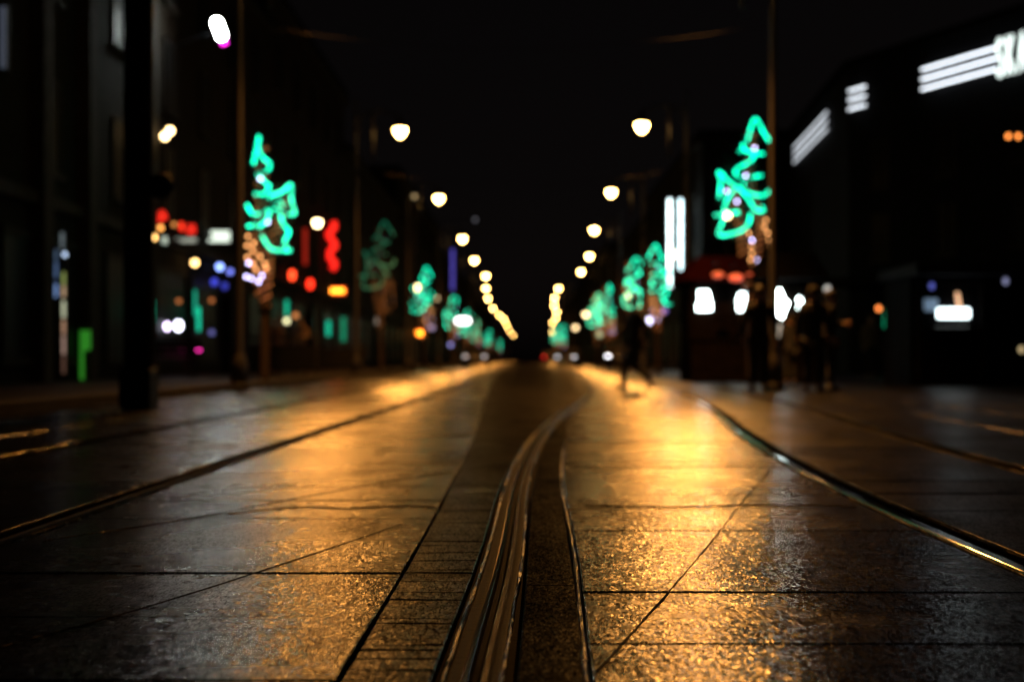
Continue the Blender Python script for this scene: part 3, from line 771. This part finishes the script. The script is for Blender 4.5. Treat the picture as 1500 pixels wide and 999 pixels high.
# distant signs, shop side
def rsign(*a,**k): return light_box(*a,**k)
light_box(678,470,95,22,9,(1,1,1),5,'bright white oval sign in the middle of the green trees',rnd=1)
light_box(663,395,112,4,60,(.12,.10,.8),.6,'violet upright sign strip on the far shop side',rnd=.2,var=.4)
light_box(632,480,75,9,6,(.4,.4,.8),.6,'faint bluish window sign above the low orange sign',rnd=.6)
light_box(660,505,90,5,5,(.3,.35,1),1.6,'small blue sign low among the far shops',rnd=1)
light_box(696,322,100,4,5,(.5,.5,.6),.35,'faint grey sign high above the far trees',rnd=1)
light_box(553,470,80,6,10,(.6,.5,.4),.4,'faint beige shop sign behind the railing',rnd=.5)
# plaza side: upright sign of two light tubes
p=P(989,355,83); t=thing('upright_sign','tall white upright sign of two parallel light columns','sign',p,0)
for dx,s,h0,h1 in ((-8,5.5,-66,63),(8,4.2,-40,63)):
    bm=B(); q=83/F; box(bm,(dx-2.2)*q,(dx+2.2)*q,-.05,.1,h0*q,h1*q,.03); build('light_column',bm,emat((.8,1,1) if dx<0 else (.7,.95,1),s,.3,1.3),t)
bm=B(); box(bm,-14*83/F,15*83/F,.103,.3,-70*83/F,67*83/F); build('backing',bm,M_black,t)
bm=B(); 
for z in (-2,2): tube(bm,[(.3,.2,z),(RX-p.x,.2,z)],.04,6)
tube(bm,[(.5,.2,-2),(.5,.2,2)],.03,6); build('bracket',bm,M_black,t)
for (px,py,d,r,c,s,l) in ((951,470,62,4.6,(.7,.68,1),5,'violet white lamp globe behind the walking person'),
    (973,455,66,4.5,(.3,.2,.8),.8,'dim violet lamp under the white upright sign'),
    (878,490,80,4,(.5,.7,.4),.8,'faint greenish lamp above the car lights'),
    (1212,423,46,4.5,(.7,.7,.65),1.1,'pale lamp under the store canopy'),
    (1287,452,47,3.6,(1,.25,.05),3.2,'small orange lamp beside the man in a lighter jacket'),
    (1304,440,47,3.2,(.6,.4,.8),1.1,'small violet lamp just above the green strip'),
    (1107,424,38,4,(1,.4,.08),3,'orange bulb between the bright stall windows')):
    p=P(px,py,d); rr=r*d/F
    t=thing('post_lamp',l,'lamp',(p.x,d,0),0,'small lamps on the plaza')
    bm=B(); ball(bm,(0,0,p.z),rr); build('globe',bm,emat(c,s),t,True)
    bm=B(); tube(bm,[(0,0,0),(0,0,p.z-rr*.9)],.03,6); lathe(bm,[(.1,0),(.1,.05),(.04,.1)],8); build('post',bm,M_black,t)
p=P(1299,462,47); t=thing('green_strip_lamp','short green upright strip lamp beside the small orange lamp','lamp',(p.x,47,0),.0)
bm=B(); tube(bm,[(0,0,p.z-.4),(.05,0,p.z+.4)],.12,8); build('tube',bm,emat((0,.5,.22),.9),t,True)
bm=B(); tube(bm,[(0,0,0),(0,0,p.z-.4)],.03,6); build('post',bm,M_black,t)
for px in (1477,1491.5):
    p=P(px,200,46.5)
    t=thing('facade_lamp','small orange facade lamp, %s of the pair under the store sign'%('nearer the street' if px<1480 else 'nearer the frame edge'),'lamp',p,0,'orange facade lamps')
    bm=B(); ball(bm,(0,0,0),3*46.5/F,(1,1,1.2)); build('globe',bm,emat((1,.28,.05),4),t,True)
    bm=B(); tube(bm,[(0,0,.09),(0,0,.13),(1.6,.6,.13)],.015,6); build('bracket',bm,M_black,t)

# ---------------------------------------------------------------- market stall with bright windows
d=33
def stall(px0,px1,d,label,wins,roofpx,red):
    q=d/F; c=(px0+px1)/2; X=(c-VX)*q; w=(px1-px0)*q/2
    t=thing('market_stall',label,'market stall',(X,d,0),0,'wooden market stalls')
    zr=CH+(HY-roofpx)*q
    bm=B(); box(bm,-w,w,.5,2.3,0,zr-.25); build('hut',bm,M_wood,t)
    bm=B(); box(bm,-w,w,.0,.497,.0,1.02); box(bm,-w-.05,w+.05,-.08,.49,1.023,1.07,.01); build('counter',bm,M_wood,t)
    bm=B(); prism(bm,[(-w-.25,zr-.22),(w+.25,zr-.22),(w*.8,zr+.35),(-w*.8,zr+.35)],-.35,2.5); build('roof',bm,M_canvas if red else M_roof,t)
    for s in (-1,1):
        bm=B(); box(bm,s*(w-.05)-.05,s*(w-.05)+.05,-.05,.05,0 if False else 1.073,zr-.225); build('post',bm,M_wood,t)
    for poly,s in wins:
        bm=B(); prism(bm,[((px-c)*q,CH+(HY-py)*q) for px,py in poly],.43,.494); build('lit_window',bm,emat((.84,1,.98),s),t)
    return t
def rnd_poly(cx,cy,pts): return [(cx+a*1.22,cy+b*1.18) for a,b in pts]
stall(1012,1112,35,'market stall with red roof and two bright white windows near the lit tree',
  [(rnd_poly(1035,440,[(-7,-13),(5,-13),(7,-4),(9,3),(9,12),(-9,12),(-9,4),(-6,0)]),12),
   (rnd_poly(1091,442,[(-3,-12),(6,-12),(6,-3),(2,4),(2,11),(-5,11),(-6,-4)]),9)],398,True)
stall(1118,1196,33,'market stall with the largest bright window behind the standing group',
  [(rnd_poly(1146,446,[(-2,-20),(2,-20),(6,-9),(12,-3),(8,6),(4,17),(-1,13),(-10,12),(-13,2)]),20),
   (rnd_poly(1177,443,[(-1,-8),(3,-4),(3,3),(-1,9),(-3,6),(0,1),(-3,-5)]),14),
   (rnd_poly(1143,486,[(-6,-10),(6,-10),(2,10),(-2,10)]),.35)],395,False)
for i,(px,py,w_,s) in enumerate(((1052,403,18,.55),(1078,407,22,.9),(1098,402,8,.6))):
    p=P(px,py,33.5); 
    t=thing('red_lantern',['dim red paper lantern, nearest the white upright sign','brightest red paper lantern under the stall roof','small red paper lantern beside the amber trunk'][i],'lantern',p,0,'red lanterns on the stall')
    bm=B(); ball(bm,(0,0,0),w_*33.5/F/2,(1,.6,.5)); build('shade',bm,emat((1,.09,.04),s),t,True)
    bm=B(); tube(bm,[(0,0,.08),(0,0,.3),(0,1.2,.3)],.01,5); build('cord',bm,M_black,t)

# ---------------------------------------------------------------- kiosk
d=30.0; q=d/F; cx=1418; X=(cx-VX)*q
t=thing('kiosk','dark snack kiosk with a glowing white serving hatch and flat awning roof','kiosk',(X,d,0),0)
def kx(px): return (px-cx)*q
def kz(py): return CH+(HY-py)*q
bm=B(); box(bm,kx(1338),kx(1520),.25,2.4,0,2.3); build('wall',bm,pmat('kiosk_wall',(.006,.006,.007),.9,0,.2,4,.1,40,.02),t)
bm=B(); box(bm,kx(1330),kx(1530),-.7,2.6,2.303,2.55,.03); build('roof',bm,pmat('kiosk_roof',(.009,.009,.013),.8,spec=.05),t)
bm=B(); box(bm,kx(1365),kx(1436),-.1,.247,1.18,1.24,.01); build('counter',bm,M_lip,t)
bm=B(); box(bm,kx(1377),kx(1425),.16,.245,kz(466),kz(451),.03); build('serving_hatch',bm,emat((.8,.97,1),5),t)
bm=B(); box(bm,kx(1358),kx(1378),.2,.246,kz(455),kz(437),.02); build('side_pane',bm,emat((.35,.55,.8),.3,.5),t)
bm=B(); tube(bm,[(kx(1408),.1,kz(452)),(kx(1404),.1,kz(428))],[.05,.04],8); build('candle_lamp',bm,emat((1,.55,.3),1.3),t,True)
bm=B(); box(bm,kx(1346),kx(1352),.2,.246,.1,2.25); box(bm,kx(1440),kx(1446),.2,.246,.1,2.25); box(bm,kx(1352)-.01,kx(1440)+.01,.2,.246,2.12,2.2); build('frame',bm,M_frame,t)
for i,(px,py,r,c,s) in enumerate(((1365,419,3.5,(.15,.18,.8),.7),(1473,412,3.5,(.4,.42,.7),.7),(1496,512,3.5,(.8,.6,.3),.9))):
    p=P(px,py,29.6)
    l=thing('kiosk_lamp',['deep blue lamp under the kiosk roof','grey violet lamp on the dark side of the kiosk','small beige lamp low on the kiosk wall'][i],'lamp',p,0,'lamps on the kiosk')
    bm=B(); ball(bm,(0,0,0),r*29.6/F,(1,1,1.4)); build('globe',bm,emat(c,s),l,True)
    bm=B(); tube(bm,[(0,0,.06),(0,.64,.06)],.012,5); build('bracket',bm,M_black,l)

# ---------------------------------------------------------------- black column near the camera, railings, bench
p=P(203,600,15.7)
t=thing('advertising_column','thick black column standing on the paving near the shops','column',(p.x,15.7,0),0)
bm=B(); box(bm,-.175,.175,-.175,.175,0.01,.45,.01); build('base',bm,M_black,t)
bm=B(); lathe(bm,[(.165,.45),(.165,7.8),(.13,7.9)],16); build('shaft',bm,M_black,t,True)
bm=B(); lathe(bm,[(.19,7.9),(.19,8.0),(.05,8.15)],16); build('cap',bm,M_black,t)
bm=B(); ball(bm,(.27,-.1,2.45),.15,(1,.6,1)); tube(bm,[(.1,0,2.45),(.2,-.05,2.45)],.03,6); build('round_plate',bm,M_black,t,True)
def railing(x0_,x1_,y,label,n=6):
    t=thing('railing',label,'railing',((x0_+x1_)/2,y,.11 if x1_<-5.3 else 0),0,'low street railings')
    w=(x1_-x0_)/2
    bm=B(); tube(bm,[(-w,0,1.02),(w,0,1.02)],.03,8); build('top_rail',bm,M_black,t,True)
    bm=B(); box(bm,-w,w,-.015,.015,.15,.85); build('panel',bm,M_black,t)
    for k in range(n+1):
        bm=B(); tube(bm,[(-w+2*w*k/n,.04,0),(-w+2*w*k/n,.04,1.0)],.025,6); build('post',bm,M_pole,t)
railing(-7.3,-5.5,38,'dark panelled railing on the shop side pavement, nearer one')
railing(-7.6,-5.6,50,'dark panelled railing on the shop side pavement, farther one')
railing(4.7,6.2,36,'dark panelled railing in front of the red roofed stall')
t=thing('bench','dark slatted bench on the shop side pavement','bench',(-8.3,33,.11),-.1)
bm=B()
for k in range(4): box(bm,-.8,.8,-.22+k*.12,-.13+k*.12,.42,.46,.008)
build('seat',bm,M_wood,t)
bm=B()
for k in range(3): box(bm,-.8,.8,.26,.30,.55+k*.13,.65+k*.13,.008)
build('backrest',bm,M_wood,t)
for s in (-.65,.65):
    bm=B(); tube(bm,[(s,-.18,0),(s,-.18,.42)],.025,6); tube(bm,[(s,.24,0),(s,.28,.95)],.025,6); tube(bm,[(s,-.18,.40),(s,.26,.40)],.02,6); build('leg',bm,M_black,t)

# ---------------------------------------------------------------- people
def skin(name, verts, edges, rad, mat, parent, sub=1, extra=None):
    me=bpy.data.meshes.new(name); me.from_pydata([tuple(v) for v in verts],edges,[])
    o=bpy.data.objects.new(name,me); COL.objects.link(o)
    o.modifiers.new('skin','SKIN').use_smooth_shade=True
    for i,r in enumerate(rad):
        sv=me.skin_vertices[0].data[i]; rr=r if isinstance(r,tuple) else (r,r); sv.radius=rr; sv.use_root=(i==0)
    s=o.modifiers.new('sub','SUBSURF'); s.levels=sub; s.render_levels=sub
    bpy.context.view_layer.update()
    m2=bpy.data.meshes.new_from_object(o.evaluated_get(bpy.context.evaluated_depsgraph_get()))
    bpy.data.objects.remove(o); bpy.data.meshes.remove(me)
    if extra:
        bm=bmesh.new(); bm.from_mesh(m2); extra(bm); bm.to_mesh(m2); bm.free()
    for p in m2.polygons: p.use_smooth=True
    m2.materials.clear(); m2.materials.append(mat); m2.name=name
    n=bpy.data.objects.new(name,m2); return link(n,parent)
M_skin=pmat('skin',(.42,.26,.19),.55,0,.1,10,.1)
M_hair=pmat('hair',(.02,.014,.01),.6,0,.3,30,.3)
M_shoe=pmat('shoe_leather',(.02,.018,.016),.4)
M_eye=pmat('eye',(.03,.025,.02),.2,0,0,1,0)
def person(label,x,y,z,rz,coat,trou,pose='stand',h=1.0,hat=None):
    t=thing('person',label,'person',(x,y,z),rz,'people in the street'); t.scale=(h,h,h)
    mc=pmat('coat_%s'%label[:20],coat,.85,0,.2,12,.4,90); mt=pmat('trousers_%s'%label[:20],trou,.85,0,.2,12,.3,90)
    if pose=='walk':
        kn={1:(.10,-.20,.53),-1:(-.10,.02,.49)}; an={1:(.10,-.26,.09),-1:(-.10,.36,.14)}; to={1:(.11,-.42,.05),-1:(-.11,.27,.04)}
        el={1:(.25,.14,1.16),-1:(-.25,-.10,1.17)}; wr={1:(.27,.10,.92),-1:(-.25,-.28,1.02)}
    elif pose=='hold':
        kn={s:(s*.10,-.03,.50) for s in (1,-1)}; an={s:(s*.11,.01,.09) for s in (1,-1)}; to={s:(s*.14,-.15,.04) for s in (1,-1)}
        el={1:(.24,-.02,1.15),-1:(-.25,.03,1.15)}; wr={1:(.13,-.25,1.18),-1:(-.27,-.05,.92)}
    else:
        kn={s:(s*.10,-.02,.50) for s in (1,-1)}; an={s:(s*.11,.02,.09) for s in (1,-1)}; to={s:(s*.15,-.14,.04) for s in (1,-1)}
        el={s:(s*.25,.04,1.16) for s in (1,-1)}; wr={s:(s*.27,-.03,.92) for s in (1,-1)}
    V=[(0,0,.95),(0,.0,1.14),(0,0,1.36),(0,.0,1.48),(0,-.015,1.55),(0,-.02,1.63),(0,-.01,1.70),(0,-.115,1.615)]
    E_=[(0,1),(1,2),(2,3),(3,4),(4,5),(5,6),(5,7)]; Rr=[(.15,.11),(.13,.10),(.16,.11),.06,.065,(.078,.095),(.06,.075),.014]
    hands={}
    for s in (1,-1):
        b=len(V); V+= [(s*.09,0,.90),kn[s],an[s],to[s]]; E_+=[(0,b),(b,b+1),(b+1,b+2),(b+2,b+3)]; Rr+=[.095,.062,.042,.034]
        b=len(V); w=Vector(wr[s]); e=Vector(el[s]); dr=(w-e).normalized(); hd=w+dr*.075
        V+=[(s*.18,0,1.42),tuple(e),tuple(w),tuple(hd)]; E_+=[(2,b),(b,b+1),(b+1,b+2),(b+2,b+3)]; Rr+=[.062,.046,.03,(.022,.038)]
        hands[s]=(w,hd,dr)
        b=len(V); V.append((s*.085,0.0,1.62)); E_.append((5,b)); Rr.append(.018)
    def fingers(bm):
        for s,(w,hd,dr) in hands.items():
            side=dr.cross(Vector((s,0,0))); side=side.normalized() if side.length>.1 else Vector((0,1,0))
            curl=Vector((-s*.6,0,0))
            for k,L_ in enumerate((.065,.078,.073,.055)):
                a=hd-dr*.015+side*(k-1.5)*.019
                m1=a+dr*L_*.5; m2=m1+(dr*.8+curl*.5).normalized()*L_*.35; m3=m2+(dr*.5+curl).normalized()*L_*.3
                tube(bm,[a,m1,m2,m3],[.0095,.009,.008,.006],6)
            a=w+dr*.03-side*.03; tube(bm,[a,a+dr*.03-side*.03,a+dr*.06-side*.035],[.012,.011,.008],6)
    skin('body',V,E_,Rr,M_skin,t,1,fingers)
    V=[(0,0,.72),(0,0,.95),(0,0,1.14),(0,0,1.36),(0,0,1.475)]; E_=[(0,1),(1,2),(2,3),(3,4)]; Rr=[(.20,.16),(.185,.145),(.165,.13),(.19,.14),.09]
    for s in (1,-1):
        b=len(V); V+=[(s*.185,0,1.42),el[s],wr[s]]; E_+=[(3,b),(b,b+1),(b+1,b+2)]; Rr+=[.085,.066,.05]
    skin('coat',V,E_,Rr,mc,t)
    V=[(0,0,.93)]; E_=[]; Rr=[(.16,.125)]
    for s in (1,-1):
        b=len(V); a=Vector(an[s])+Vector((0,0,.03)); V+=[(s*.095,0,.84),kn[s],tuple(a)]; E_+=[(0,b),(b,b+1),(b+1,b+2)]; Rr+=[.11,.078,.065]
    skin('trousers',V,E_,Rr,mt,t)
    for s in (1,-1):
        a=Vector(an[s]); o=Vector(to[s]); he=a+Vector((0,.06,-.045))
        bm=B(); tube(bm,smoothpath([he,a+Vector((0,-.01,-.03)),(a+o)/2+Vector((0,0,-.005)),o],3),[.038,.046,.05,.05,.048,.048,.047,.045,.043,.035],8); build('shoe',bm,M_shoe,t,True)
        bm=B(); ball(bm,(s*.032,-.105,1.64),.011,u=8,v=6); build('eye',bm,M_eye,t,True)
    bm=B(); bmesh.ops.create_uvsphere(bm,u_segments=14,v_segments=10,radius=1)
    bmesh.ops.delete(bm,geom=[v for v in bm.verts if v.co.z<-.35 or (v.co.y<-.45 and v.co.z<.35)],context='VERTS')
    for v in bm.verts: v.co=Vector((v.co.x*.098,v.co.y*.118-.005,v.co.z*.105+1.665))
    build('hat' if hat else 'hair',bm,pmat('hat_%s'%label[:12],hat,.9) if hat else M_hair,t,True)
    return t
DK=(.012,.012,.014)
person('person in dark clothes walking across the wet paving beside the tram rail',2.02,25.5,0,R(-75),DK,(.014,.014,.018),'walk',.98)
person('tall person in a black coat standing between the two bright stalls',(1112-VX)/F*24.5,24.5,0,R(170),DK,DK,'stand',1.04)
person('person in a black jacket directly below the largest bright window',(1158-VX)/F*30.5,30.5,0,R(200),(.02,.02,.026),DK,'hold',.86)
person('person in black seen between the two windows of the darker stall',(1191-VX)/F*24,24,0,R(150),DK,DK,'stand',1.02,hat=(.02,.02,.02))
person('person in dark clothes at the edge of the group, towards the kiosk',(1216-VX)/F*24.6,24.6,.0,R(80),DK,DK,'hold',1.0)
person('man in a lighter brown jacket standing apart by the small orange lamp',(1276-VX)/F*40,40,.006,R(20),(.16,.10,.07),DK,'stand',1.02)
person('pedestrian in a brown coat under the green tube, farther from the lit tree',(441-VX)/F*46,46,.11,R(-10),(.26,.16,.10),DK,'hold',1.0)
person('pedestrian in a dull rust coat close to the nearest shop side lit tree',(404-VX)/F*44,44,.11,R(30),(.16,.08,.05),DK,'stand',.99)

# ---------------------------------------------------------------- cars far down the street
def car(label,x,y,rz,col,hl,tl):
    t=thing('parked_car',label,'car',(x,y,0),rz,'cars far down the street')
    m=pmat('car_%s'%label[:10],col,.25,.3,.1,3,0)
    prof=[(-2.1,.35),(-2.15,.75),(-1.9,.95),(-1.35,1.0),(-.75,1.42),(.6,1.45),(1.25,1.0),(1.95,.88),(2.15,.7),(2.12,.35)]
    bm=B(); prism(bm,prof,-.82,.82)
    bmesh.ops.bevel(bm,geom=[e for e in bm.edges if abs(e.verts[0].co.y-e.verts[1].co.y)<.01],offset=.06,segments=2,affect='EDGES')
    build('body',bm,m,t,True)
    for s in (-1,1):
        bm=B(); prism(bm,[(-1.15,1.02),(-.7,1.36),(.52,1.38),(1.0,1.02)],s*.822-.006,s*.822+.006); build('side_window',bm,M_glass,t)
        for wx in (-1.35,1.35):
            bm=B(); tube(bm,[(wx,s*.66,.32),(wx,s*.84,.32)],.32,18); wo=build('wheel',bm,M_black,t)
            bm=B(); tube(bm,[(wx,s*.841,.32),(wx,s*.86,.32)],.19,14); build('rim',bm,M_lip,wo)
        bm=B(); ball(bm,(2.08,s*.6,.72),.12,(.5,1.3,.8),10,6); build('headlight',bm,emat((.9,.92,1),hl),t,True)
        bm=B(); ball(bm,(-2.08,s*.62,.8),.12,(.5,1.2,.9),10,6); build('taillight',bm,emat((1,.02,.02),tl),t,True)
    for pr in ([(1.27,1.02),(.64,1.44),(.70,1.46),(1.33,1.04)],[(-1.40,1.02),(-.80,1.44),(-.86,1.46),(-1.46,1.04)]):
        bm=B(); prism(bm,pr,-.68,.68); build('windscreen',bm,M_glass,t)
    return t
car('dark car with pale headlights beyond the shop side railings',-3.0,92,R(-90),(.03,.03,.04),1.5,1)
car('dark car with pale and red lights behind the walking person',5.9,84,R(-100),(.05,.03,.03),9,6)
car('small far car with blue white headlights in the middle of the road',3.4,105,R(-97),(.03,.03,.05),3,2)
car('farthest car with red tail lights facing away',2.9,150,R(90),(.04,.02,.02),2,3)

# ---------------------------------------------------------------- sky, moonlight, camera
for o in (WF,WP,WS): bpy.data.objects.remove(o)
w=bpy.data.worlds.new('World'); S.world=w; w.use_nodes=True; nt=w.node_tree; bg=nt.nodes['Background']
sky=nt.nodes.new('ShaderNodeTexSky'); sky.sky_type='NISHITA'; sky.sun_disc=False; sky.sun_elevation=R(2); sky.sun_rotation=R(200)
hs=nt.nodes.new('ShaderNodeHueSaturation'); hs.inputs['Saturation'].default_value=.15
mx=nt.nodes.new('ShaderNodeMix'); mx.data_type='RGBA'; mx.blend_type='MULTIPLY'; mx.inputs[0].default_value=1; mx.inputs[7].default_value=(1.0,.78,.82,1)
nt.links.new(sky.outputs[0],hs.inputs['Color']); nt.links.new(hs.outputs[0],mx.inputs[6]); nt.links.new(mx.outputs[2],bg.inputs['Color'])
bg.inputs['Strength'].default_value=.0012
sun=bpy.data.lights.new('moonlight','SUN'); sun.energy=.004; sun.angle=R(10); sun.color=(1,.9,.8)
so=bpy.data.objects.new('moonlight',sun); so.rotation_euler=(R(60),0,R(20)); COL.objects.link(so)
cam=bpy.data.cameras.new('camera'); co=bpy.data.objects.new('camera',cam); COL.objects.link(co); S.camera=co
co.location=(0,0,CH); co.rotation_euler=(R(90),0,0)
cam.sensor_width=36; cam.lens=50; cam.shift_x=-(VX-750)/1500; cam.shift_y=(HY-499.5)/1500
cam.clip_start=.05; cam.clip_end=3000
cam.dof.use_dof=True; cam.dof.focus_distance=3.45; cam.dof.aperture_fstop=2.15
S.view_settings.view_transform='Standard'; S.view_settings.look='None'; S.view_settings.exposure=0; S.view_settings.gamma=1
S.render.engine='CYCLES'
c=S.cycles; c.use_denoising=True; c.max_bounces=5; c.diffuse_bounces=2; c.glossy_bounces=3; c.sample_clamp_indirect=4; c.sample_clamp_direct=0
c.use_adaptive_sampling=False; c.denoising_prefilter='ACCURATE'
